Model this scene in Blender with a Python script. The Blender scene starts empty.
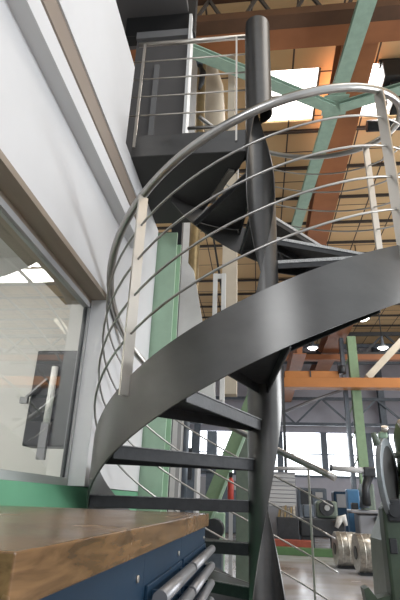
import bpy, bmesh, math, random
from mathutils import Vector, Matrix
random.seed(7)
R = math.radians
CZ = 1.09                      # eye height above the hall floor
SC = bpy.context.scene
COL = SC.collection

# ---------------------------------------------------------------- materials
def new_mat(name):
    m = bpy.data.materials.new(name); m.use_nodes = True
    nt = m.node_tree
    return m, nt, nt.nodes['Principled BSDF'], nt.nodes['Material Output']

def mat(name, col, rough=.6, metal=0., noise=0., scale=8., bump=0., stretch=(1, 1, 1), col2=None, spec=None, coat=0., rvar=0.):
    m, nt, b, out = new_mat(name)
    b.inputs['Base Color'].default_value = (*col, 1)
    b.inputs['Roughness'].default_value = rough
    b.inputs['Metallic'].default_value = metal
    if spec is not None: b.inputs['Specular IOR Level'].default_value = spec
    if coat:
        b.inputs['Coat Weight'].default_value = coat; b.inputs['Coat Roughness'].default_value = .15
    if noise or bump or rvar or col2:
        tc = nt.nodes.new('ShaderNodeTexCoord'); mp = nt.nodes.new('ShaderNodeMapping')
        mp.inputs['Scale'].default_value = stretch
        nz = nt.nodes.new('ShaderNodeTexNoise'); nz.inputs['Scale'].default_value = scale
        nz.inputs['Detail'].default_value = 6; nz.inputs['Roughness'].default_value = .6
        nt.links.new(tc.outputs['Object'], mp.inputs[0]); nt.links.new(mp.outputs[0], nz.inputs['Vector'])
        if noise or col2:
            cr = nt.nodes.new('ShaderNodeValToRGB')
            c2 = col2 if col2 else tuple(c*(1-noise) for c in col)
            cr.color_ramp.elements[0].position = .35; cr.color_ramp.elements[1].position = .65
            cr.color_ramp.elements[0].color = (*c2, 1); cr.color_ramp.elements[1].color = (*col, 1)
            nt.links.new(nz.outputs['Fac'], cr.inputs[0]); nt.links.new(cr.outputs[0], b.inputs['Base Color'])
        if rvar:
            mr = nt.nodes.new('ShaderNodeMapRange')
            mr.inputs['To Min'].default_value = rough-rvar; mr.inputs['To Max'].default_value = rough+rvar
            nt.links.new(nz.outputs['Fac'], mr.inputs['Value']); nt.links.new(mr.outputs[0], b.inputs['Roughness'])
        if bump:
            bp = nt.nodes.new('ShaderNodeBump'); bp.inputs['Strength'].default_value = bump; bp.inputs['Distance'].default_value = .01
            nt.links.new(nz.outputs['Fac'], bp.inputs['Height']); nt.links.new(bp.outputs[0], b.inputs['Normal'])
    return m

def emis(name, col, s):
    m, nt, b, out = new_mat(name)
    b.inputs['Base Color'].default_value = (*col, 1)
    b.inputs['Emission Color'].default_value = (*col, 1)
    b.inputs['Emission Strength'].default_value = s
    return m

M = {}
M['steel'] = mat('brushed_dark_steel', (.125, .122, .118), .33, .75, noise=.15, scale=5, rvar=.08, stretch=(1, 1, 2))
M['tread'] = mat('dark_tread_steel', (.045, .046, .048), .42, .5, noise=.25, scale=30, bump=.12)
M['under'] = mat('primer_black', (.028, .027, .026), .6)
M['inox'] = mat('stainless_steel', (.66, .62, .56), .33, .9, noise=.06, scale=6)
M['glint'] = mat('speckled_glint_edge', (.55, .55, .54), .5, .3, noise=.45, scale=110)  # speckled edge, its light tone painting in the skylight reflection
M['glint2'] = mat('worn_grip_strip', (.30, .30, .30), .5, .3, noise=.6, scale=80)
M['inoxd'] = mat('stainless_tube', (.43, .42, .40), .3, 1., noise=.1, scale=10, rvar=.05)
M['white'] = mat('white_plaster', (.68, .68, .685), .7, noise=.03, scale=3)
M['lgrey'] = mat('grey_trunking', (.42, .42, .42), .6)
M['beige'] = mat('beige_frame', (.34, .28, .22), .5, noise=.15, scale=12, stretch=(1, .1, 1))
M['tanstrip'] = mat('tan_strip', (.27, .22, .18), .6)
M['greenp'] = mat('green_dado', (.13, .36, .21), .55, noise=.08, scale=4)
M['palegreen'] = mat('pale_green_paint', (.42, .60, .44), .55, noise=.12, scale=6)
M['minth'] = mat('mint_steel_paint', (.33, .47, .37), .5, noise=.15, scale=8)
M['colgreen'] = mat('olive_green_steel', (.22, .33, .19), .55, noise=.15, scale=5)
M['turret'] = mat('olive_turret', (.10, .15, .075), .45, noise=.2, scale=6)
M['dkgreen'] = mat('dark_green_machine', (.055, .085, .055), .45, noise=.3, scale=7)
M['grey_g'] = mat('machine_grey_green', (.16, .20, .16), .45, noise=.2, scale=7)
M['bluegrey'] = mat('machine_blue_grey', (.12, .145, .175), .4, .2, noise=.3, scale=9)
M['bluegrey2'] = mat('ring_grey', (.26, .29, .31), .4, .3, noise=.2, scale=8)
M['blue'] = mat('blue_enamel', (.10, .26, .48), .4, noise=.1, scale=9)
M['dark'] = mat('dark_iron', (.035, .038, .042), .45, .3, noise=.3, scale=12)
M['black'] = mat('blackened_metal', (.012, .012, .012), .6)
M['brown'] = mat('red_brown_steel', (.34, .125, .045), .6, noise=.2, scale=1.5)
M['orange'] = mat('orange_crane_paint', (.44, .165, .035), .55, noise=.12, scale=2)
M['dbrown'] = mat('dark_brown_steel', (.11, .050, .022), .65, noise=.35, scale=1.2)
M['purl'] = mat('dark_purlin', (.05, .04, .032), .7)
M['wallfar'] = mat('lavender_grey_wall', (.52, .52, .58), .8, noise=.12, scale=1.2)
M['navy'] = mat('navy_cabinet', (.010, .034, .068), .42, 0., noise=.15, scale=5, spec=.25)
M['handle'] = mat('grey_handle', (.26, .26, .27), .4, .6)
M['darkgrey'] = mat('dark_grey_panel', (.12, .115, .112), .6, noise=.06, scale=3)
M['midgrey'] = mat('mid_grey_post', (.20, .20, .20), .6)
M['duct'] = mat('pale_beige_duct', (.60, .53, .42), .6, noise=.15, scale=2)
M['brass'] = mat('brass_pipe', (.36, .28, .15), .4, .6, noise=.3, scale=6)
M['red'] = mat('red_paint', (.50, .05, .03), .45, noise=.2, scale=10)
M['redbr'] = mat('rusty_red_beam', (.33, .07, .04), .55, noise=.3, scale=6)
M['grass'] = mat('green_floor_rail', (.07, .15, .055), .6, noise=.2, scale=5)
M['coil'] = mat('wound_strip_steel', (.55, .52, .46), .35, .7, noise=.45, scale=18, stretch=(1, 1, 1), rvar=.15)
M['interior'] = mat('office_wall', (.66, .65, .63), .8)
M['whitem'] = mat('white_sheet', (.78, .78, .76), .6, noise=.08, scale=6)
M['sky'] = emis('daylight_pane', (.90, .95, 1.), 3.4)
M['skyw'] = emis('daylight_rooflight', (1., .99, .95), 2.6)
M['lamp'] = emis('lit_lamp', (1., .96, .88), 6)
M['cloth'] = mat('white_rag', (.75, .74, .70), .9, noise=.2, scale=15)

# wood worktop
m, nt, b, out = new_mat('oiled_beech_worktop'); M['wood'] = m
tc = nt.nodes.new('ShaderNodeTexCoord'); mp = nt.nodes.new('ShaderNodeMapping'); mp.inputs['Scale'].default_value = (9, 1.3, 9)
nz = nt.nodes.new('ShaderNodeTexNoise'); nz.inputs['Scale'].default_value = 9; nz.inputs['Detail'].default_value = 9; nz.inputs['Distortion'].default_value = .6
n2 = nt.nodes.new('ShaderNodeTexNoise'); n2.inputs['Scale'].default_value = 5; n2.inputs['Detail'].default_value = 8
cr = nt.nodes.new('ShaderNodeValToRGB')
cr.color_ramp.elements[0].position = .3; cr.color_ramp.elements[0].color = (.115, .060, .022, 1)
cr.color_ramp.elements[1].position = .72; cr.color_ramp.elements[1].color = (.36, .20, .085, 1)
mx = nt.nodes.new('ShaderNodeMixRGB'); mx.blend_type = 'MULTIPLY'; mx.inputs[0].default_value = .55
nt.links.new(tc.outputs['Object'], mp.inputs[0]); nt.links.new(mp.outputs[0], nz.inputs['Vector']); nt.links.new(tc.outputs['Object'], n2.inputs['Vector'])
nt.links.new(nz.outputs['Fac'], cr.inputs[0]); nt.links.new(cr.outputs[0], mx.inputs[1]); nt.links.new(n2.outputs['Fac'], mx.inputs[2])
nt.links.new(mx.outputs[0], b.inputs['Base Color'])
mr = nt.nodes.new('ShaderNodeMapRange'); mr.inputs['To Min'].default_value = .12; mr.inputs['To Max'].default_value = .36
nt.links.new(n2.outputs['Fac'], mr.inputs['Value']); nt.links.new(mr.outputs[0], b.inputs['Roughness'])
bp = nt.nodes.new('ShaderNodeBump'); bp.inputs['Strength'].default_value = .12; bp.inputs['Distance'].default_value = .002
nt.links.new(nz.outputs['Fac'], bp.inputs['Height']); nt.links.new(bp.outputs[0], b.inputs['Normal'])

# hall floor: worn concrete with brown stains
m, nt, b, out = new_mat('worn_concrete_floor'); M['floor'] = m
tc = nt.nodes.new('ShaderNodeTexCoord')
nz = nt.nodes.new('ShaderNodeTexNoise'); nz.inputs['Scale'].default_value = .55; nz.inputs['Detail'].default_value = 8
cr = nt.nodes.new('ShaderNodeValToRGB')
cr.color_ramp.elements[0].position = .38; cr.color_ramp.elements[0].color = (.24, .19, .155, 1)
cr.color_ramp.elements[1].position = .6; cr.color_ramp.elements[1].color = (.46, .47, .50, 1)
nt.links.new(tc.outputs['Object'], nz.inputs['Vector']); nt.links.new(nz.outputs['Fac'], cr.inputs[0]); nt.links.new(cr.outputs[0], b.inputs['Base Color'])
n2 = nt.nodes.new('ShaderNodeTexNoise'); n2.inputs['Scale'].default_value = 1.6; n2.inputs['Detail'].default_value = 6
nt.links.new(tc.outputs['Object'], n2.inputs['Vector'])
mr = nt.nodes.new('ShaderNodeMapRange'); mr.inputs['To Min'].default_value = .12; mr.inputs['To Max'].default_value = .34
nt.links.new(n2.outputs['Fac'], mr.inputs['Value']); nt.links.new(mr.outputs[0], b.inputs['Roughness'])

# roof boards: tan sheets with thin dark seams
m, nt, b, out = new_mat('tan_roof_sheets'); M['roof'] = m
tc = nt.nodes.new('ShaderNodeTexCoord'); bk = nt.nodes.new('ShaderNodeTexBrick')
bk.offset = 0; bk.squash = 1
bk.inputs['Scale'].default_value = 1; bk.inputs['Brick Width'].default_value = .85; bk.inputs['Row Height'].default_value = 1.25
bk.inputs['Mortar Size'].default_value = .02; bk.inputs['Mortar Smooth'].default_value = .1
bk.inputs['Color1'].default_value = (.68, .47, .24, 1); bk.inputs['Color2'].default_value = (.60, .41, .21, 1); bk.inputs['Mortar'].default_value = (.07, .05, .04, 1)
nt.links.new(tc.outputs['Object'], bk.inputs['Vector']); nt.links.new(bk.outputs['Color'], b.inputs['Base Color'])
b.inputs['Roughness'].default_value = .8

# clear glazing
m, nt, b, out = new_mat('window_glass'); M['glass'] = m
b.inputs['Transmission Weight'].default_value = 1.; b.inputs['Roughness'].default_value = .01; b.inputs['IOR'].default_value = 1.5
b.inputs['Base Color'].default_value = (.93, .95, .94, 1)

# ---------------------------------------------------------------- mesh helpers
class MB:
    def __init__(s): s.b = bmesh.new()
    def box(s, a, c, bev=0.):
        """axis aligned box between two corners (x, y, height above eye)"""
        x0, x1 = sorted((a[0], c[0])); y0, y1 = sorted((a[1], c[1])); z0, z1 = sorted((a[2], c[2]))
        r = bmesh.ops.create_cube(s.b, size=1)['verts']
        for v in r: v.co = Vector(((x0+x1)/2+v.co.x*(x1-x0), (y0+y1)/2+v.co.y*(y1-y0), (z0+z1)/2+v.co.z*(z1-z0)+CZ))
        if bev:
            es = list({e for v in r for e in v.link_edges})
            bmesh.ops.bevel(s.b, geom=es, offset=bev, segments=2, affect='EDGES', profile=.5)
        return s
    def bar(s, p, q, w, h, up=(0, 0, 1)):
        p = Vector(p)+Vector((0, 0, CZ)); q = Vector(q)+Vector((0, 0, CZ)); d = (q-p).normalized()
        up = Vector(up)
        if abs(d.dot(up)) > .98: up = Vector((0, 1, 0))
        x = d.cross(up).normalized(); u = x.cross(d)
        vs = []
        for e in (p, q):
            for sx, sy in ((-1, -1), (1, -1), (1, 1), (-1, 1)):
                vs.append(s.b.verts.new(e+x*sx*w/2+u*sy*h/2))
        for f in ((0, 1, 2, 3), (7, 6, 5, 4), (0, 4, 5, 1), (1, 5, 6, 2), (2, 6, 7, 3), (3, 7, 4, 0)):
            s.b.faces.new([vs[i] for i in f])
        return s
    def ibeam(s, p, q, w, h, t=.025, up=(0, 0, 1)):
        p = Vector(p); q = Vector(q); d = (q-p).normalized(); upv = Vector(up)
        if abs(d.dot(upv)) > .98: upv = Vector((0, 1, 0))
        x = d.cross(upv).normalized(); u = x.cross(d)
        s.bar(p+u*(h/2-t/2), q+u*(h/2-t/2), w, t, upv); s.bar(p-u*(h/2-t/2), q-u*(h/2-t/2), w, t, upv)
        s.bar(p, q, t, h-2*t, upv); return s
    def tube(s, pts, r, n=12, cap=True):
        pts = [Vector(p)+Vector((0, 0, CZ)) for p in pts]; rings = []
        prev = None
        for i, p in enumerate(pts):
            d = (pts[min(i+1, len(pts)-1)]-pts[max(i-1, 0)]).normalized()
            if prev is None:
                a = Vector((0, 0, 1)) if abs(d.z) < .9 else Vector((1, 0, 0))
                x = d.cross(a).normalized()
            else: x = (prev-d*prev.dot(d)).normalized()
            prev = x; y = d.cross(x)
            rr = r[i] if isinstance(r, (list, tuple)) else r
            rings.append([s.b.verts.new(p+(x*math.cos(2*math.pi*k/n)+y*math.sin(2*math.pi*k/n))*rr) for k in range(n)])
        for a, c in zip(rings, rings[1:]):
            for k in range(n):
                f = s.b.faces.new((a[k], a[(k+1) % n], c[(k+1) % n], c[k])); f.smooth = True
        if cap: s.b.faces.new(rings[0][::-1]); s.b.faces.new(rings[-1])
        return s
    def prism(s, poly, z0, z1):
        a = [s.b.verts.new((x, y, z0+CZ)) for x, y in poly]; c = [s.b.verts.new((x, y, z1+CZ)) for x, y in poly]
        s.b.faces.new(a[::-1]); s.b.faces.new(c)
        for i in range(len(poly)):
            j = (i+1) % len(poly); s.b.faces.new((a[i], a[j], c[j], c[i]))
        return s
    def vprism(s, poly, y0, y1):
        """outline in x / height, pushed along depth"""
        a = [s.b.verts.new((x, y0, z+CZ)) for x, z in poly]; c = [s.b.verts.new((x, y1, z+CZ)) for x, z in poly]
        s.b.faces.new(a[::-1]); s.b.faces.new(c)
        for i in range(len(poly)):
            j = (i+1) % len(poly); s.b.faces.new((a[i], a[j], c[j], c[i]))
        return s
    def build(s, name, m, parent=None, bev=0.):
        bmesh.ops.recalc_face_normals(s.b, faces=s.b.faces)
        me = bpy.data.meshes.new(name); s.b.to_mesh(me); s.b.free()
        o = bpy.data.objects.new(name, me); COL.objects.link(o); me.materials.append(m)
        if parent is not None:
            o.parent = parent; o.matrix_parent_inverse = Matrix.Translation(-parent.location)
        if bev:
            md = o.modifiers.new('soft_edges', 'BEVEL'); md.width = bev; md.segments = 2; md.limit_method = 'ANGLE'
        return o

def tag(o, label, cat, group=None, kind=None):
    o['label'] = label; o['category'] = cat
    if group: o['group'] = group
    if kind: o['kind'] = kind
    return o
def thing(name, loc, label, cat, group=None):
    o = bpy.data.objects.new(name, None); COL.objects.link(o); o.location = (loc[0], loc[1], loc[2]+CZ); o.empty_display_size = .1
    return tag(o, label, cat, group)
def struct(o): o['kind'] = 'structure'; return o

# ---------------------------------------------------------------- the setting
FZ = -CZ
struct(MB().box((-14, -4, FZ-.2), (14, 27.6, FZ)).build('floor', M['floor']))

WS = -.86      # face of the office wall
w = MB()
w.box((WS-.25, -3, 1.085), (WS, 2.425, 2.92))
w.box((WS-.135, 2.425, .05), (WS, 3.56, 2.215))
struct(w.build('wall_left', M['white']))
struct(MB().box((WS-.25, -3, FZ), (WS, 3.56, .045)).build('baseboard_left', M['greenp']))
# trunking and tan strip running along the wall
struct(MB().box((WS, -3, 1.60), (WS+.075, 2.78, 1.705)).build('trim_1', M['white']))
struct(MB().box((WS, -3, 1.865), (WS+.012, 3.0, 2.0)).build('trim_2', M['tanstrip']))
struct(MB().box((WS, -3, 2.0), (WS+.022, 3.0, 2.015)).build('trim_3', M['white']))
# office window
wf = MB()
wf.box((WS-.09, -3, 1.055), (WS, 2.425, 1.085))
wf.box((WS-.25, -3, 1.03), (WS-.09, 2.425, 1.055))
wo = struct(wf.build('window_1', M['beige']))
fr = MB()
fr.box((WS-.13, 2.405, .06), (WS-.088, 2.424, 1.03)); fr.box((WS-.13, -3, 1.0), (WS-.088, 2.42, 1.03)); fr.box((WS-.13, -3, .05), (WS-.085, 2.42, .085))
fr.build('window_frame', M['lgrey'], wo)
MB().box((WS-.125, 2.398, .085), (WS-.100, 2.405, 1.0)).build('window_gasket', M['dark'], wo)
MB().box((WS-.11, -3, .085), (WS-.104, 2.40, 1.0)).build('window_pane', M['glass'], wo)
# office room behind the glass
iw = MB()
iw.box((-3.4, -3, FZ), (-3.3, 3.56, 2.2)); iw.box((-3.3, 3.4, FZ), (WS-.135, 3.56, 2.2))
struct(iw.build('wall_office', M['interior']))
struct(MB().box((-3.4, -3, 1.9), (WS-.25, 3.4, 2.2)).build('ceiling_office', M['interior']))
# room above the office
up = MB()
up.box((-2.2, -3, 2.22), (-2.1, 3.6, 5.4)); up.box((-2.1, -3, 2.2), (WS-.25, 3.6, 2.24)); up.box((-2.1, -3, 5.0), (-.70, 3.9, 5.1))
struct(up.build('wall_upper', M['darkgrey']))
ub = MB(); ub.box((-1.30, .5, 2.25), (-1.22, 2.42, 5.0)); struct(ub.build('trim_4', M['midgrey']))
# partition at the back of the landing
dp = struct(MB().box((-1.25, 3.50, 2.40), (-.675, 3.56, 4.66)).build('door_1', M['darkgrey']))
MB().box((-1.02, 3.47, 2.40), (-.97, 3.50, 4.2)).build('door_frame', M['midgrey'], dp)
MB().box((-1.25, 3.46, 4.60), (-.675, 3.50, 4.70)).build('door_head', M['midgrey'], dp)
MB().box((-.675, 3.44, 2.40), (-.645, 3.60, 4.9)).build('door_edge', M['whitem'], dp)
MB().box((-1.4, 3.5, 4.70), (-.62, 3.62, 5.5)).build('transom', M['black'], dp)

# far wall with its long window band
fw = MB()
fw.box((-14, 27, FZ), (14, 27.4, 1.42)); fw.box((-14, 27, 3.66), (14, 27.4, 9.0)); fw.box((8.9, 27, 1.42), (14, 27.4, 3.66))
struct(fw.build('wall_back', M['wallfar']))
wb = MB(); wb.box((-14, 27.2, 1.42), (9.0, 27.25, 3.66)); wo2 = struct(wb.build('window_2', M['sky']))
mu = MB()
for x in (-8.2, -5.9, -3.55, -1.2, 1.15, 3.5, 5.85, 8.2): mu.box((x-.13, 26.9, 1.42), (x+.19, 27.2, 3.66))
mu.box((-14, 26.95, 2.50), (14, 27.2, 2.55)); mu.box((-14, 26.9, 1.36), (14, 27.2, 1.46))
mu.build('window_mullion', M['bluegrey'], wo2)
struct(MB().box((-14.3, -4, FZ), (-14, 27.4, 9)).build('wall_hall_left', M['wallfar']))
struct(MB().box((WS, -4.2, FZ), (4.5, -4, 7.5)).build('wall_front_blocker', M['wallfar']))  # unseen partial wall, added to darken what the stringer reflects

wr = MB(); wr.box((14, 2, FZ), (14.3, 27.4, 1.5)); wr.box((14, 2, 5.0), (14.3, 27.4, 9.0)); wr.box((14, 13, 1.5), (14.3, 27.4, 5.0)); struct(wr.build('wall_hall_right', M['wallfar']))
w8 = struct(MB().box((14.1, 2, 1.5), (14.15, 13, 5.0)).build('window_20', M['sky']))
mr_ = MB()
for y in range(2, 14, 3): mr_.box((14.0, y-.1, 1.5), (14.1, y+.1, 5.0))
mr_.build('window_mullion', M['bluegrey'], w8)
# roof
RZ = 8.5
rf = MB()
SK = [(.2, 1.42, 7.4, 8.9), (1.95, 5.2, 7.4, 8.9), (-5.5, -1.9, 7.4, 8.9), (6.4, 7.6, 14.9, 16.0), (7.8, 9.1, 14.9, 16.0), (6.4, 7.6, 16.2, 17.4), (7.8, 9.1, 16.2, 17.4)]
xs = sorted({-14, 14, *[a for k in SK for a in k[:2]]}); ys = sorted({-1., 27.4, *[a for k in SK for a in k[2:]]})
for i in range(len(xs)-1):
    for j in range(len(ys)-1):
        cx, cy = (xs[i]+xs[i+1])/2, (ys[j]+ys[j+1])/2
        if any(a < cx < b_ and c < cy < d for a, b_, c, d in SK): continue
        rf.box((xs[i], ys[j], RZ), (xs[i+1], ys[j+1], RZ+.1))
struct(rf.build('ceiling', M['roof']))
for n, (a, b_, c, d) in enumerate(SK):
    sk = struct(MB().box((a, c, RZ+.06), (b_, d, RZ+.09)).build('window_%d' % (n+3), M['skyw']))
    g = MB(); nb = max(1, int((b_-a)/.85))
    for i in range(nb+1): x = a+(b_-a)*i/nb; g.box((x-.02, c, RZ-.02), (x+.02, d, RZ+.05))
    g.box((a, (c+d)/2-.02, RZ-.02), (b_, (c+d)/2+.02, RZ+.05))
    g.build('glazing_bar', M['purl'], sk)

# purlins across the roof
for n, y in enumerate((9.2, 10.6, 12.0, 13.4, 15.0 if False else 14.7, 17.6, 19.0, 20.4, 21.8, 23.2, 24.6)):
    o = MB().ibeam((-13.9, y, RZ-.045), (13.9, y, RZ-.045), .06, .08, .015).build('roof_purlin', M['purl'])
    tag(o, 'thin dark steel purlin crossing under the tan roof sheets', 'roof beam', 'dark purlins under the tan roof')

# deep transverse girder near the top of the view
g = thing('lattice_girder', (0, 5.6, 7.45), 'dark brown lattice girder crossing the roof above the pole top', 'roof beam')
MB().box((-13.9, 5.64, 7.45), (13.9, 6.05, 7.49)).build('bottom_flange', M['brown'], g)
MB().box((-13.9, 5.38, 7.44), (13.9, 5.64, 7.60)).build('bottom_chord', M['dbrown'], g)
MB().box((-13.9, 5.80, 7.49), (13.9, 5.86, 7.75)).build('web', M['dbrown'], g)
MB().box((-13.9, 5.38, 8.02), (13.9, 5.50, 8.16)).build('top_chord', M['dbrown'], g)
for x in (-6, -.9, 6): MB().box((x-.05, 5.39, 8.15), (x+.05, 5.49, RZ)).build('hanger', M['dbrown'], g)
for i in range(14):
    x = -2.2+i*.42
    MB().bar((x, 5.44, 7.6), (x+(.2 if i % 2 else -.2), 5.44, 8.03), .05, .05, (0, 1, 0)).build('lattice_bar', M['purl'], g)

# long brown girders running down the hall
def girder(name, x0, x1, y0, y1, z, h, mt, label):
    g = thing(name, ((x0+x1)/2, y0, z), label, 'roof beam')
    MB().box((x0, y0, z), (x1, y1, z+.03)).build('bottom_flange', mt, g)
    xm = (x0+x1)/2
    MB().box((xm-.10, y0, z+.03), (xm+.10, y1, z+h)).build('web', mt, g)
    MB().box((x0, y0, z+h), (x1, y1, z+h+.03)).build('top_flange', mt, g)
girder('roof_girder', 1.60, 2.24, 6.10, 26.9, 7.6, .5, M['brown'], 'red-brown girder running away down the hall behind the green cross brace')
girder('crane_runway', 2.95, 3.70, 15.7, 26.5, 6.40, .6, M['brown'], 'broad red-brown runway beam ending above the orange crane beam')
girder('crane_runway', 1.35, 1.85, 17.3, 26.5, 5.2, .6, M['brown'], 'short purplish brown beam next to the stair pole above orange crane beam')

# mint green roof bracing
def brace(p, q, w_, h_, label):
    o = MB().ibeam(p, q, w_, h_, .02).build('roof_brace', M['minth'])
    tag(o, label, 'roof brace', 'mint green roof braces')
brace((1.85, 4.5, 7.25), (1.02, 13, 7.25), .28, .1, 'long mint green brace running away across the brown girder')
brace((-2.2, 4.98, 7.12), (1.53, 7.16, 7.12), .22, .1, 'mint green brace descending from the landing rail to the brace crossing')
brace((1.68, 7.14, 7.12), (5.2, 5.96, 7.12), .22, .1, 'mint green brace rising right from the brace crossing')
o = MB().box((1.35, 6.9, 7.165), (1.82, 7.4, 7.19)).build('gusset_plate', M['minth']); tag(o, 'small mint green plate where the roof braces cross', 'bracket')

# dark hoist by the skylight
t = thing('hoist_trolley', (2.9, 7.6, 7.0), 'black hoist trolley hanging below the bright rooflight at right', 'hoist')
MB().box((2.62, 7.2, 7.9), (4.2, 7.7, 8.35), .03).build('trolley_body', M['black'], t)
MB().box((2.75, 7.3, 7.35), (3.6, 7.7, 7.9), .03).build('motor_housing', M['black'], t)
MB().tube([(2.35, 7.9, 7.3), (3.7, 7.9, 7.3)], .12).build('drum', M['dark'], t)
MB().box((2.6, 7.3, 8.35), (4.2, 7.4, 8.5)).build('hanger', M['black'], t)

# orange crane beam with trolley box, lamps and lattice behind it
t = thing('bridge_crane', (3, 18, 4.1), 'orange crane beam spanning the hall in front of the far wall', 'crane')
MB().box((1.0, 17.9, 4.12), (13.9, 18.3, 4.46), .01).build('main_beam', M['orange'], t)
MB().box((.95, 17.85, 4.08), (13.9, 18.35, 4.12)).build('bottom_flange', M['orange'], t)
MB().box((1.05, 18.0, 4.46), (3.1, 18.5, 4.74), .02).build('trolley', M['orange'], t)
MB().box((2.0, 17.95, 4.5), (2.05, 18.0, 4.74)).build('trolley_seam', M['dark'], t)
MB().bar((4.15, 18.15, 4.5), (6.6, 18.15, 7.0), .40, .25).build('crane_strut', M['duct'], t)
MB().tube([(3.2, 17.9, 4.6), (3.2, 17.9, 4.9)], .14).build('hook_block', M['dark'], t)
o = MB().box((.90, 17.6, FZ), (1.0, 17.8, 5.6)).build('steel_column', M['dark']); tag(o, 'thin dark column beside the stair pole at end of crane beam', 'column')

def lamp(x, y, z, label):
    t = thing('hall_lamp', (x, y, z), label, 'lamp', 'high bay lamps under the roof')
    MB().tube([(x, y, z+.5), (x, y, z+.15), (x, y, z+.02)], [.04, .08, .24]).build('lamp_shade', M['bluegrey'], t)
    MB().tube([(x, y, z+.01), (x, y, z-.05)], [.2, .12]).build('bulb', M['lamp'], t)
    MB().tube([(x, y, z+.5), (x, y, RZ)], .02, 6).build('cord', M['dark'], t)
lamp(2.25, 18.6, 5.83, 'lit hall lamp left of the red-brown runway beam')
lamp(4.98, 18.6, 5.83, 'lit hall lamp at right between green column and frame edge')
lamp(3.50, 15, 5.70, 'lit hall lamp above the green column under the stringer edge')

def truss(y, z0, z1, x0, x1, n, mt, label, w_=.1):
    t = thing('roof_truss', ((x0+x1)/2, y, z0), label, 'roof truss', 'dark roof trusses near the far wall')
    MB().bar((x0, y, z0), (x1, y, z0), w_, w_*1.2).build('bottom_chord', mt, t)
    MB().bar((x0, y, z1), (x1, y, z1), w_, w_*1.2).build('top_chord', mt, t)
    st = (x1-x0)/n
    for i in range(n):
        a = x0+i*st
        MB().bar((a, y, z0 if i % 2 else z1), (a+st, y, z1 if i % 2 else z0), w_*.7, w_*.7, (0, 1, 0)).build('web_bar', mt, t)
truss(22, 6.6, 7.6, -8, 12, 20, M['dark'], 'dark lattice truss above the orange crane beam', .13)
truss(24.5, 6.9, 7.8, -8, 12, 16, M['bluegrey'], 'grey lattice truss closest to the far wall under roof', .15)
truss(26.0, 3.95, 5.3, -8, 12, 14, M['bluegrey'], 'grey zigzag truss just above the long window band', .13)
o = MB().box((-8, 21, 6.05), (12, 21.3, 6.3)).build('red_tie_beam', M['brown']); tag(o, 'thin red-brown beam behind the lamps above the crane beam', 'beam')
t = thing('steam_pipe', (2.5, 23.5, 4.6), 'pale grey pipe slanting up towards the green column below crane beam', 'pipe')
MB().tube([(.5, 23.5, 3.8), (2.5, 23.5, 4.65), (4.6, 23.5, 5.4)], .07).build('pipe_run', M['handle'], t)
for x, z in ((1.1, 4.05), (4.0, 5.2)): MB().tube([(x, 23.5, z), (x, 23.5, RZ)], .012, 6).build('hanger_rod', M['dark'], t)

# green hall column in two tones with lattice
t = thing('hall_column', (3.66, 18.6, FZ), 'green steel column carrying the orange crane beam', 'column')
MB().box((3.62, 18.5, FZ), (3.95, 18.8, 6.3)).build('front_flange', M['colgreen'], t)
MB().box((3.36, 18.7, FZ), (3.50, 19.0, 6.3)).build('rear_flange', M['bluegrey'], t)
for i in range(7):
    z = -.6+i*.95
    MB().bar((3.45, 18.75, z), (3.68, 18.75, z+.45), .04, .08, (0, 1, 0)).build('lacing_bar', M['colgreen'], t)
for x, lb in ((6.6, 'grey steel column on the far wall at right edge'), (-3.3, 'grey steel column on the far wall seen through lower treads')):
    o = MB().ibeam((x, 26.3, FZ), (x, 26.3, 8.4), .3, .4, .04).build('wall_column', M['bluegrey']); tag(o, lb, 'column')

# ---------------------------------------------------------------- spiral staircase
AX, AY = .040, 2.526
P = 2.568; Z0 = .524; A0 = 255.39
RO, RH, RI = .864, .880, .093
HB = .266; HO = 1.037
def zc(a): return Z0+(a-A0)/360*P
def ang(z): return A0+(z-Z0)/P*360
def pt(a, r, z): return (AX+r*math.cos(R(a)), AY+r*math.sin(R(a)), z)
stair = thing('spiral_staircase', (AX, AY, FZ), 'dark steel spiral staircase with stainless handrail rising beside the white office wall', 'staircase')

def band(r, th, a0, a1, zlo, zhi, step=3):
    """rolled plate following the helix; clipped between floor and top"""
    m_ = MB(); b = m_.b; prev = None; n = max(2, int((a1-a0)/step))
    for i in range(n+1):
        a = a0+(a1-a0)*i/n; lo, hi = zlo(a), zhi(a)
        if hi-lo < .004: hi = lo+.004
        ring = [b.verts.new(Vector(pt(a, rr, z))+Vector((0, 0, CZ))) for rr, z in ((r, lo), (r+th, lo), (r+th, hi), (r, hi))]
        if prev:
            for k in range(4):
                f = b.faces.new((prev[k], prev[(k+1) % 4], ring[(k+1) % 4], ring[k])); f.smooth = k in (1, 3)
        else: b.faces.new(ring[::-1])
        prev = ring
    b.faces.new(prev)
    return m_
def shade(o):
    es = o.modifiers.new('crisp', 'EDGE_SPLIT'); es.split_angle = R(40); return o
AB, AE = ang(FZ)+8, 503
shade(band(RO-.008, .008, AB, AE, lambda a: max(FZ, zc(a)-HB/2), lambda a: zc(a)+HB/2).build('outer_stringer', M['steel'], stair))
# inner plate: half a turn of cylinder wide, rising to a flat top
ZT = 3.385
shade(band(RI-.006, .006, ang(FZ)-88, ang(2.50-P/4)+362, lambda a: min(2.50, max(FZ, zc(a)-P/4)), lambda a: max(FZ+.004, min(ZT, zc(a)+P/4)), 3).build('inner_stringer', M['steel'], stair))

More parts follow.
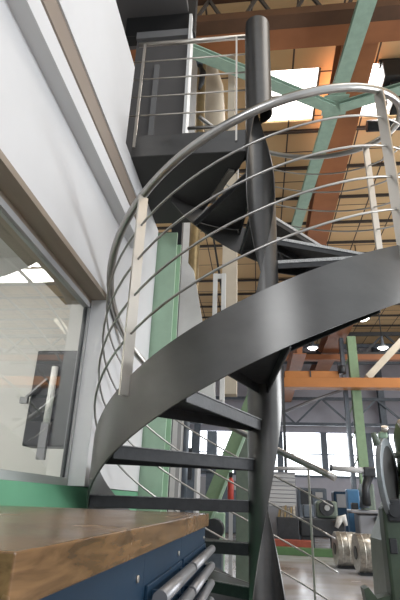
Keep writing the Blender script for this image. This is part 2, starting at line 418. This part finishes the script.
def tread_geo(z):
    a = ang(z); h = 12.8; n = 8
    inn = [pt(a-h*1.25+i*h*2.5/n, RI+.001, 0)[:2] for i in range(n+1)]
    out_ = [pt(a-h+i*h*2/n, RO-.012, 0)[:2] for i in range(n+1)]
    return inn, out_
for k in range(-5, 13):
    z = .010+.1885*k
    inn, out_ = tread_geo(z); lip = .052
    m_ = MB(); m_.prism(out_+inn[::-1], z-.006, z)
    i0, o0 = inn[-1], out_[-1]
    m_.bar((i0[0], i0[1], z-lip/2), (o0[0], o0[1], z-lip/2), .010, lip)
    o = m_.build('tread', M['tread'], stair)
    md = o.modifiers.new('soft', 'BEVEL'); md.width = .004; md.segments = 3; md.limit_method = 'ANGLE'
    i0, o0 = inn[0], out_[0]
    q = MB().bar((i0[0], i0[1], z-lip/2+.001), (o0[0], o0[1], z-lip/2+.001), .008, lip)
    q.build('tread_nosing', M['tread'], o)
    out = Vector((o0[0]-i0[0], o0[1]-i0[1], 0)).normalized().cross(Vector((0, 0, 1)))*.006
    MB().bar((i0[0]+out.x, i0[1]+out.y, z-.009), (o0[0]+out.x, o0[1]+out.y, z-.009), .004, .020).build('grip_or_glint_strip', M['glint'], o)  # bright strip paints reflected skylight along the upper nosing lip
    # non-slip strip let into the rear edge
    i0, o0 = inn[-1], out_[-1]
    MB().bar((i0[0], i0[1], z+.001), (o0[0], o0[1], z+.001), .022, .004).build('grip_or_glint_strip', M['glint2'], o)
# landing plate
LT = 2.40
c1 = (-.025, 2.60)
poly = [(-.055, 2.571), (-.86, 2.571), (-.86, 3.43), (-.53, 3.43), (-.10, 2.73), (-.06, 2.62)]
MB().prism(poly, LT-.008, LT).build('landing_plate', M['tread'], stair)
l = MB().box((-.86, 2.563, LT-.185), (-.05, 2.571, LT)); l.build('landing_fascia', M['steel'], stair)
l = MB().bar((-.53, 3.43, LT-.095), (-.10, 2.73, LT-.095), .008, .18); l.build('landing_fascia', M['steel'], stair)
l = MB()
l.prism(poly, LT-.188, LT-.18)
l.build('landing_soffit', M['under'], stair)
# bright strip in place of the background seen through the soffit gap
MB().bar((-.34, 3.10, LT-.205), (-.16, 2.74, LT-.205), .045, .02).build('soffit_gap_strip', M['inox'], stair)

# handrail
HS, HE = 59.5, 487
def helix(a0, a1, r, off, st=4):
    n = int((a1-a0)/st); return [pt(a0+(a1-a0)*i/n, r, zc(a0+(a1-a0)*i/n)+off) for i in range(n+1)]
hp = helix(HS, HE, RH, HO)
MB().tube(hp, .021, 14).build('handrail', M['inoxd'], stair)
for k in range(1, 5):
    off = HB/2+(HO-HB/2)*k/5
    MB().tube(helix(HS+2, HE, RH, off, 5), .0058, 8).build('guard_rod', M['inoxd'], stair)
for a, rr in ((71, .88), (228.9, .88), (313.3, .88), (385.4, .88), (462, .88)):
    m_ = MB(); z = zc(a); x, y, _ = pt(a, rr, 0)
    rad = Vector((math.cos(R(a)), math.sin(R(a)), 0))
    thin = a == 71
    m_.bar((x, y, (z+.05 if not thin else FZ+.02)), (x, y, z+HO-.015), .012, .050 if not thin else .012, rad)
    m_.build('baluster', M['inox'], stair)

# landing railing
MB().tube([(-.90, 2.575, 3.345), (-.05, 2.575, 3.345)], .019, 12).build('landing_handrail', M['inox'], stair)
for z in (3.155, 2.965, 2.785, 2.60):
    MB().tube([(-.925, 2.575, z), (-.02, 2.575, z)], .006, 8).build('landing_rod', M['inox'], stair)
MB().box((-.855, 2.553, 2.29), (-.835, 2.563, 3.33)).build('landing_post', M['inox'], stair)
MB().box((-.125, 2.553, 2.30), (-.112, 2.563, 3.33)).build('landing_post', M['inox'], stair)
MB().tube([(-.50, 2.75, 2.62), (-.27, 2.75, 2.62), (-.235, 2.75, 2.605), (-.22, 2.75, 2.57), (-.22, 2.75, 2.40)], .013, 8).build('landing_handle', M['inoxd'], stair)

# ---------------------------------------------------------------- workbench
BT = -.035
o = MB().box((WS+.005, .338, BT-.036), (-.1614, 1.66, BT), .0015).build('worktop', M['wood'])
tag(o, 'worn oiled wooden worktop with thick edge in the foreground', 'worktop')
def cabinet(y0, y1, label, handles):
    x1 = -.172
    t = thing('tool_cabinet', ((WS+x1)/2, (y0+y1)/2, FZ), label, 'cabinet', 'navy tool cabinets under the worktop')
    MB().box((WS+.01, y0+.0005, FZ), (x1, y1-.0005, BT-.0365)).build('cabinet_body', M['navy'], t)
    if not handles:
        MB().box((x1, y0+.012, -.98), (x1+.004, y1-.012, BT-.10), .001).build('front_panel', M['navy'], t)
    z = BT-.084
    for k in range(6 if handles else 0):
        h = .046 if k < 3 else .24
        d = MB().box((x1, y0+.012, z-h+.003), (x1+.005, y1-.012, z), .001).build('drawer', M['navy'], t)
        MB().tube([(x1+.024, y0+.012, z-.016), (x1+.024, y1-.012, z-.016)], .0115, 18).build('drawer_handle', M['handle'], d)
        for yy in (y0+.05, y1-.05): MB().box((x1+.004, yy-.006, z-.022), (x1+.024, yy+.006, z-.010)).build('handle_post', M['navy'], d)
        z -= h
    MB().tube([(x1, y1-.045, BT-.068), (x1+.003, y1-.045, BT-.068)], .005, 8).build('rivet', M['inox'], t)
cabinet(.345, .79, 'navy metal cabinet with plain front under the worktop end nearest the viewer', False)
cabinet(.79, 1.16, 'middle navy drawer cabinet with grey bar handles under the worktop', True)
cabinet(1.16, 1.655, 'navy drawer cabinet under the worktop end nearest the stairs', True)

# dark panel and pale streak set inside the office to imitate a glass reflection
t = thing('reflection_panel', (-1.32, 2.9, .2), 'dark panel with a pale streak standing in for a reflection in the office window', 'cabinet')
MB().box((-1.47, 2.9, .28), (-1.17, 3.05, .90), .01).build('reflection_body', M['dark'], t)
MB().tube([(-1.32, 2.88, .42), (-1.32, 2.88, .78)], .022).build('reflection_streak', M['whitem'], t)
MB().box((-1.345, 2.86, .20), (-1.295, 2.89, .42)).build('streak_base', M['handle'], t)
MB().bar((-1.50, 2.88, .56), (-1.36, 2.88, .70), .012, .02, (0, 1, 0)).build('reflection_arm', M['handle'], t)
MB().box((-1.52, 2.87, .54), (-1.47, 2.9, .58)).build('reflection_knob', M['handle'], t)
for y in (.8, 2.0):
    pass

# ---------------------------------------------------------------- things behind the stair, left
t = thing('green_post', (-.81, 3.65, FZ), 'pale green steel column behind the stair under the landing', 'column')
MB().box((-.945, 3.58, FZ), (-.69, 3.60, 2.21)).build('front_flange', M['palegreen'], t)
MB().box((-.825, 3.60, FZ), (-.81, 3.80, 2.21)).build('web', M['palegreen'], t)
MB().box((-.945, 3.80, FZ), (-.69, 3.82, 2.21)).build('rear_flange', M['palegreen'], t)
o = MB().box((-.915, 4.4, FZ), (-.80, 4.5, 3.0)).build('dark_upright', M['dark']); tag(o, 'black upright standing right behind the pale green column', 'post')
t = thing('brass_flue', (-.93, 6.4, FZ), 'shiny brass coloured vertical pipe right of the pale green column', 'pipe')
MB().tube([(-.95, 6.4, 1.75), (-.95, 6.4, 2.8), (-.95, 6.4, 8.5)], .085).build('pipe', M['brass'], t)
MB().tube([(-.95, 6.4, FZ), (-.95, 6.4, 1.75)], .04).build('pipe_foot', M['bluegrey'], t)
MB().tube([(-.95, 6.4, 2.75), (-.95, 6.4, 2.85)], .10).build('pipe_collar', M['brass'], t)
t = thing('partition_screen', (-.6, 4.9, FZ), 'white sheet screen with slanted edge and two thin posts behind the stair', 'screen')
MB().vprism([(-.86, .95), (-.42, .95), (-.70, 2.42), (-.84, 2.62)], 4.75, 4.78).build('sheet', M['whitem'], t)
MB().box((-.50, 5.0, .9), (-.45, 5.04, 2.5)).build('screen_post', M['whitem'], t)
MB().box((-.40, 5.0, .9), (-.35, 5.04, 2.5)).build('screen_post', M['whitem'], t)
MB().box((-.50, 5.01, 2.44), (-.36, 5.03, 2.5)).build('rail', M['whitem'], t)
MB().box((-.86, 4.75, .86), (-.35, 5.04, .95)).build('base_rail', M['lgrey'], t)
MB().box((-.80, 4.78, FZ), (-.76, 4.82, .86)).build('screen_leg', M['lgrey'], t)
t = thing('beige_duct', (-.36, 6.4, RZ), 'tall pale beige duct hanging behind the stair left of the pole', 'duct')
MB().box((-.50, 6.35, 1.35), (-.28, 6.55, 5.2)).build('duct_body', M['duct'], t)
MB().box((-.45, 6.40, 5.2), (-.33, 6.50, RZ)).build('hanger', M['duct'], t)
MB().bar((-.66, 6.30, 3.9), (-.36, 6.30, 2.0), .03, .03).build('slanted_rod', M['black'], t)
t = thing('air_duct', (-.72, 6.0, 4), 'tall cream duct rising behind the landing railing', 'duct')
MB().tube([(-.71, 6.9, 5.2), (-.72, 6.9, 6.5), (-.76, 6.9, 7.6), (-.84, 6.9, 8.1), (-.84, 6.9, 8.5)], [.21, .20, .18, .14, .12]).build('duct_body', M['duct'], t)
MB().box((-.95, 6.8, 5.1), (-.50, 7.0, 5.2)).build('duct_outlet', M['midgrey'], t)
o = MB().box((-1.26, 6.9, FZ), (-1.00, 6.95, RZ)).build('white_cladding', M['whitem']); tag(o, 'white vertical cladding strip beside the dark landing door', 'panel')
t = thing('downpipe', (-1.0, 6.0, RZ), 'dark slanting pipe above the landing railing', 'pipe')
MB().tube([(-1.25, 6.2, 8.5), (-1.02, 6.2, 7.75), (-.96, 6.2, 7.4)], .055).build('pipe', M['bluegrey'], t)
MB().tube([(-.96, 6.2, 7.4), (-.90, 6.2, 7.2), (-.92, 6.2, 6.95), (-.96, 6.2, 6.8)], [.03, .06, .05, .02]).build('hook', M['black'], t)

# seen between the lower treads
t = thing('diagonal_strut', (-.5, 6, -.5), 'dark green slanted strut seen between the lower treads', 'strut')
MB().bar((-1.0, 6.0, -1.05), (.05, 6.0, 1.5), .15, .10, (0, 1, 0)).build('strut_body', M['colgreen'], t)
MB().bar((-.90, 5.96, -1.05), (.15, 5.96, 1.5), .03, .10, (0, 1, 0)).build('strut_edge', M['palegreen'], t)
t = thing('fire_extinguisher', (-.30, 5.62, -.2), 'red fire extinguisher seen between the lower treads', 'fire extinguisher')
MB().tube([(-.31, 5.62, .02), (-.31, 5.62, .04), (-.31, 5.62, .22), (-.31, 5.62, .26)], [.026, .034, .034, .012]).build('cylinder_body', M['red'], t)
MB().box((-.33, 5.60, .26), (-.29, 5.64, .31)).build('valve', M['black'], t)
MB().box((-.33, 5.66, FZ), (-.29, 5.70, .28)).build('stand', M['lgrey'], t)
o = MB().box((-.30, 6.7, FZ), (-.05, 6.9, .95), .01).build('locker', M['grey_g'])
tag(o, 'grey green metal locker standing behind the stair pole', 'cabinet')
o = MB().box((-.72, 6.25, FZ), (-.42, 6.45, -.12), .01).build('green_box', M['palegreen']); tag(o, 'bright green box low behind the stair beside the diagonal strut', 'box')
t = thing('motor_housing', (-.4, 5.9, FZ), 'round dark motor on the floor behind the lower treads', 'motor')
MB().tube([(-.50, 5.6, -.28), (-.50, 5.9, -.28)], .11, 20).build('motor_body', M['dark'], t)
MB().box((-.60, 5.6, FZ), (-.40, 5.9, -.40)).build('motor_base', M['bluegrey'], t)
t = thing('grey_cabinet', (-1.6, 9, FZ), 'grey electrical cabinet seen through the treads beside green column', 'cabinet')
MB().box((-1.75, 9, FZ), (-1.1, 9.5, .72), .01).build('cabinet_body', M['lgrey'], t)
MB().box((-1.70, 8.98, -.9), (-1.15, 9, .65)).build('cabinet_door', M['bluegrey'], t)
MB().box((-1.28, 8.95, .35), (-1.20, 8.98, .9)).build('side_panel', M['dark'], t)
t = thing('pillar_drill', (-.95, 10, FZ), 'grey pillar drill seen through the treads', 'machine')
MB().box((-1.05, 10, FZ), (-.85, 10.3, 1.35)).build('drill_column', M['bluegrey'], t)
MB().box((-1.2, 9.9, .55), (-.75, 10.3, .85), .02).build('drill_table', M['bluegrey'], t)
o = MB().box((-2.8, 12, FZ), (-1.0, 12.6, .55), .02).build('workshop_table', M['handle']); tag(o, 'pale workshop table far behind between the treads', 'table')
o = MB().box((-.98, 3.95, FZ), (-.86, 4.0, .85)).build('white_board', M['whitem']) ; tag(o, 'white board edge low behind the pale green column', 'panel')

# ---------------------------------------------------------------- machines on the right
t = thing('roller_shutter', (.7, 14.2, FZ), 'pale ribbed metal shutter box right of the stair pole', 'shutter')
MB().box((.25, 14.2, FZ), (1.02, 14.6, .83)).build('shutter_box', M['handle'], t)
for i in range(8): MB().box((.27, 14.17, -.05+i*.105), (1.0, 14.2, .035+i*.105), .006).build('slat', M['lgrey'], t)
t = thing('milling_machine', (2.7, 14.3, FZ), 'grey green milling machine with pale horizontal arm before the window band', 'machine')
MB().tube([(.42, 13.9, .90), (1.45, 13.9, .92)], .05).build('arm', M['lgrey'], t)
MB().tube([(1.95, 13.9, .95), (2.95, 13.9, .90)], [.06, .085]).build('arm', M['lgrey'], t)
MB().tube([(1.93, 13.9, .96), (1.99, 13.9, .95)], .09).build('arm_tip', M['dark'], t)
MB().box((2.80, 13.8, .74), (3.12, 14.1, 1.0), .04).build('arm_head', M['dark'], t)
MB().tube([(2.95, 13.95, .8), (2.80, 13.80, .45), (2.78, 13.72, .05)], [.13, .10, .11]).build('arm_bracket', M['dark'], t)
MB().box((2.60, 14.1, FZ), (3.35, 14.7, -.16), .05).build('machine_base', M['handle'], t)
MB().box((2.78, 14.2, -.16), (3.12, 14.6, .60), .05).build('machine_column', M['grey_g'], t)
MB().box((2.40, 13.95, -.16), (3.45, 14.6, -.06), .03).build('machine_table', M['handle'], t)
MB().tube([(2.75, 13.9, -.02), (2.75, 13.9, .25)], [.13, .09]).build('spindle_head', M['bluegrey'], t)
MB().tube([(3.1, 13.85, -.3), (3.1, 14.1, -.3)], .09, 16).build('handwheel', M['bluegrey'], t)
MB().box((2.45, 14.0, -.06), (2.62, 14.2, .10), .02).build('vice', M['dark'], t)
o = MB().box((2.50, 14.9, FZ), (2.84, 15.2, .46), .03).build('blue_cabinet', M['blue']); tag(o, 'small bright blue cabinet beside the milling machine', 'cabinet')
t = thing('copy_lathe', (1.8, 13.8, FZ), 'dark lathe with round chuck in the middle distance', 'machine')
MB().box((1.05, 13.7, -.75), (2.2, 14.3, -.30), .04).build('lathe_bed', M['dark'], t)
MB().box((1.5, 13.8, -.30), (2.05, 14.2, .12), .06).build('headstock', M['grey_g'], t)
MB().tube([(1.75, 13.62, -.05), (1.75, 13.8, -.05)], .19, 20).build('chuck', M['dark'], t)
MB().tube([(1.75, 13.58, -.05), (1.75, 13.62, -.05)], .07, 12).build('chuck_centre', M['inoxd'], t)
MB().box((1.1, 13.75, FZ), (1.4, 14.2, -.75)).build('foot', M['dark'], t)
MB().box((1.85, 13.75, FZ), (2.15, 14.2, -.75)).build('foot', M['dark'], t)
MB().box((1.15, 13.7, -.30), (1.42, 14.0, .02), .03).build('tailstock', M['bluegrey'], t)
o = MB().tube([(1.95, 13.60, -.50), (2.05, 13.60, -.30), (2.15, 13.60, -.24), (2.2, 13.60, -.45)], [.05, .09, .08, .04], 8).build('white_rag', M['cloth']); tag(o, 'white rag hanging on the lathe in the middle distance', 'rag')
t = thing('planer_bed', (.7, 16, FZ), 'low blue-grey machine bed behind the stair rods', 'machine')
MB().box((-.3, 15.6, FZ), (1.6, 17.2, -.60), .04).build('bed', M['bluegrey'], t)
MB().box((-.2, 15.8, -.60), (1.4, 17.0, -.40), .03).build('table', M['bluegrey'], t)
MB().box((.1, 15.9, -.40), (.9, 16.4, -.05), .04).build('workpiece', M['dark'], t)
MB().tube([(.3, 15.8, -.2), (.9, 15.8, -.28)], .07).build('shaft', M['brass'], t)
for n, (x, y, wd, h, mt, lb) in enumerate([
    (1.5, 20, 1.1, .62, 'bluegrey', 'blue-grey control cubicle far back under the window'),
    (3.0, 21, 1.2, .55, 'navy', 'dark blue machine housing far back below the window'),
    (5.0, 21, 1.0, .5, 'dark', 'dark machine housing far back at the right edge'),
    (.2, 22, .9, .7, 'dark', 'dark cubicle far back beside the stair pole'),
    (-2.2, 20, 1.6, .8, 'bluegrey', 'grey machine housing far back seen between treads')]):
    t = thing('machine_housing', (x, y, FZ), lb, 'machine')
    MB().box((x, y, FZ), (x+wd, y+.8, h), .05).build('housing', M[mt], t)
    MB().box((x+.1, y-.03, h-.6), (x+wd*.5, y, h-.1), .01).build('door_panel', M['handle'] if n % 2 else M['dark'], t)
    MB().box((x+wd*.6, y-.04, h-.35), (x+wd*.85, y, h-.15), .01).build('control_panel', M['lgrey'], t)
t = thing('floor_beam', (.5, 13, FZ), 'rusty red steel beam lying on the floor beyond the stair', 'beam')
MB().box((-.4, 12.9, FZ+.06), (1.28, 13.2, FZ+.30), .01).build('beam_body', M['redbr'], t)
MB().box((-.3, 12.95, FZ), (-.1, 13.15, FZ+.06)).build('skid', M['dark'], t)
MB().box((1.0, 12.95, FZ), (1.2, 13.15, FZ+.06)).build('skid', M['dark'], t)
o = MB().box((-1.2, 12.55, FZ), (2.1, 12.85, FZ+.16), .01).build('floor_rail', M['grass']); tag(o, 'green painted floor kerb in front of the red beam', 'kerb')

t = thing('parts_crate', (.75, 13.5, FZ), 'dark crate of metal offcuts beside the ribbed shutter box', 'crate')
MB().box((.45, 13.4, FZ), (1.0, 13.8, -.30), .02).build('crate_body', M['dark'], t)
for i in range(6): MB().bar((.5+i*.08, 13.5, -.32), (.56+i*.07, 13.7, -.10+.03*(i % 3)), .05, .05).build('offcut', M['coil' if i % 2 else 'brass'], t)
def drum(x, y, r, ln, label):
    t = thing('steel_drum', (x, y, FZ), label, 'coil', 'metal coils on the hall floor')
    zz = FZ+r+.03; ca, sa = math.cos(R(4)), math.sin(R(4))
    def q(k): return (x+ca*k, y+sa*k, zz)
    MB().tube([q(-ln/2), q(-ln/2+.01), q(ln/2-.01), q(ln/2)], [r*.96, r, r, r*.96], 36).build('coil_body', M['coil'], t)
    for k in (-.3, 0., .3): MB().tube([q(ln*k-.012), q(ln*k+.012)], r+.006, 36).build('coil_strap', M['coil'], t)
    MB().tube([q(-ln/2-.012), q(-ln/2)], r*.35, 20).build('coil_core', M['dark'], t)
    MB().tube([q(ln/2), q(ln/2+.22)], r*.42, 20).build('coil_stub', M['coil'], t)
    MB().box((x-.2, y-.12, FZ), (x+.2, y+.12, FZ+.05)).build('cradle', M['dark'], t)
drum(1.67, 10.6, .30, .42, 'pale metal coil lying on the floor, further of the two')
drum(1.93, 9.75, .31, .46, 'pale metal coil lying on the floor beside the green machine')

# big green machine at the right edge with a face ring
t = thing('boring_machine', (1.9, 6.3, FZ), 'big green machine with large round face ring at right edge', 'machine')
MB().vprism([(1.40, FZ), (1.42, -.35), (1.56, -.05), (1.70, .35), (2.7, .35), (2.7, FZ)], 6.15, 7.0).build('machine_bed', M['grey_g'], t)
MB().tube([(1.96, 6.4, .35), (1.96, 6.4, .62), (1.96, 6.4, .84), (1.96, 6.4, 1.0)], [.25, .24, .25, .20], 28).build('turret', M['turret'], t)
MB().tube([(1.96, 6.4, .58), (1.96, 6.4, .64)], .265, 28).build('turret_band', M['grey_g'], t)
MB().tube([(1.72, 6.2, .50), (2.5, 6.2, .50)], .10, 24).build('headstock', M['dkgreen'], t)
n = 44; cx, cy, cz = 1.50, 6.05, .33
ex, ey = .44, .898
ring = MB()
a_, b_ = [], []
for i in range(n):
    th = 2*math.pi*i/n
    for rr, lst in ((.44, a_), (.34, b_)):
        for off in (-.03, .03):
            lst.append(ring.b.verts.new((cx+ex*rr*math.cos(th)+ey*off, cy+ey*rr*math.cos(th)-ex*off, cz+rr*math.sin(th)+CZ)))
for i in range(n):
    k = (i+1) % n
    for f in ((a_[2*i], a_[2*i+1], a_[2*k+1], a_[2*k]), (b_[2*i], b_[2*k], b_[2*k+1], b_[2*i+1]), (a_[2*i], a_[2*k], b_[2*k], b_[2*i]), (a_[2*i+1], b_[2*i+1], b_[2*k+1], a_[2*k+1])):
        ring.b.faces.new(f)
ring.build('face_ring', M['bluegrey2'], t, .008)
def axp(k): return (cx+ey*k, cy-ex*k, cz)
MB().tube([axp(.0), axp(.03)], .35, 36).build('face_plate', M['black'], t)
MB().tube([axp(-.05), axp(.0)], .09, 16).build('spindle_nose', M['dark'], t)
MB().tube([axp(-.02), axp(.0)], .20, 24).build('chuck_ring', M['dkgreen'], t)
for dz, dd in ((.10, .14), (-.17, .10), (-.05, -.18), (.20, -.10)):
    MB().tube([(cx-ey*.01+ex*dd, cy+ex*.01+ey*dd, cz+dz), (cx-ey*.05+ex*dd, cy+ex*.05+ey*dd, cz+dz)], .024, 10).build('bolt', M['inox'], t)
MB().box((1.44, 6.0, .76), (1.54, 6.1, .84), .02).build('ring_lug', M['palegreen'], t)
MB().tube([(1.37, 5.84, .66), (1.33, 5.82, .80)], [.045, .03], 10).build('ring_clamp', M['grey_g'], t)
MB().tube([(1.50, 5.98, .84), (1.50, 5.95, .89)], .04, 12).build('lamp_cap', M['inox'], t)
MB().box((1.36, 5.90, FZ), (1.60, 6.14, .02), .03).build('ring_pedestal', M['dkgreen'], t)
MB().box((1.40, 5.86, -.14), (1.56, 5.90, .10), .02).build('tool_slide', M['dark'], t)
MB().tube([(1.47, 5.80, -.02), (1.47, 5.86, -.02)], .07, 16).build('hand_knob', M['dark'], t)
MB().box((1.39, 5.88, -.45), (1.47, 5.91, -.30), .01).build('pedestal_cover', M['dark'], t)
MB().tube([(1.78, 6.16, .93), (1.74, 6.12, .99)], .05, 12).build('turret_cap', M['inox'], t)
MB().box((1.66, 5.98, .44), (1.76, 6.06, .52)).build('red_button_box', M['red'], t)
MB().vprism([(1.12, -1.0), (1.09, -.80), (1.14, -.78), (1.22, -.88), (1.36, -.84), (1.36, FZ), (1.22, FZ)], 5.95, 6.15).build('toe_plate', M['dkgreen'], t)

# ---------------------------------------------------------------- light
wd = bpy.data.worlds.new('hall_daylight'); SC.world = wd; wd.use_nodes = True
bg = wd.node_tree.nodes['Background']; bg.inputs[0].default_value = (.90, .95, 1., 1); bg.inputs[1].default_value = 1.05
def area(name, loc, rot, sx, sy, e, col):
    l = bpy.data.lights.new(name, 'AREA'); l.shape = 'RECTANGLE'; l.size = sx; l.size_y = sy; l.energy = e; l.color = col
    o = bpy.data.objects.new(name, l); COL.objects.link(o); o.location = (loc[0], loc[1], loc[2]+CZ); o.rotation_euler = [R(a) for a in rot]; return o
area('rooflight_daylight', (3.2, 8.1, 8.45), (0, 0, 0), 3.2, 1.4, 300, (1, .98, .94))
area('side_window_daylight', (13.6, 7, 3.5), (0, 90, 0), 3.5, 11, 800, (.95, .98, 1))
for (a, b_, c, d) in SK[3:]:
    area('far_rooflight_daylight', ((a+b_)/2, (c+d)/2, RZ-.03), (0, 0, 0), b_-a, d-c, 60, (1, .99, .96))
area('near_fill', (3.5, 1.5, 8.4), (0, 12, 0), 5, 4, 200, (1, .99, .97))  # added fill under the closed roof, brightens the office wall
area('front_fill', (1.0, -3.9, 2.7), (90, 0, 0), 1.8, 1.3, 75, (.95, .98, 1))  # added fill behind the camera for the jamb and a stringer highlight
area('office_fill', (-2.1, 1.2, 1.85), (0, 0, 0), .6, 1.5, 60, (1, .96, .9))  # added lamp, brightens the room behind the glass

# ---------------------------------------------------------------- camera
f, p, r = 469.8, .40452, .03582
yaw = math.atan2(.12859, .9917)
def cf(v): return Vector((v.x*math.cos(yaw)-v.y*math.sin(yaw), v.x*math.sin(yaw)+v.y*math.cos(yaw), v.z))
F = Vector((0, math.cos(p), math.sin(p))); U = Vector((0, -math.sin(p), math.cos(p))); X = Vector((1, 0, 0))
X2 = X*math.cos(r)+U*math.sin(r); U2 = -X*math.sin(r)+U*math.cos(r)
F, X2, U2 = cf(F), cf(X2), cf(U2)
cd = bpy.data.cameras.new('camera'); cam = bpy.data.objects.new('camera', cd); COL.objects.link(cam)
m4 = Matrix((X2, U2, -F)).transposed().to_4x4(); m4.translation = Vector((0, 0, CZ))
cam.matrix_world = m4
cd.sensor_fit = 'VERTICAL'; cd.sensor_height = 36; cd.lens = f/600*36; cd.clip_start = .02; cd.clip_end = 200
SC.camera = cam
SC.view_settings.view_transform = 'Standard'; SC.view_settings.look = 'None'; SC.view_settings.gamma = 1
SC.view_settings.exposure = 0.35
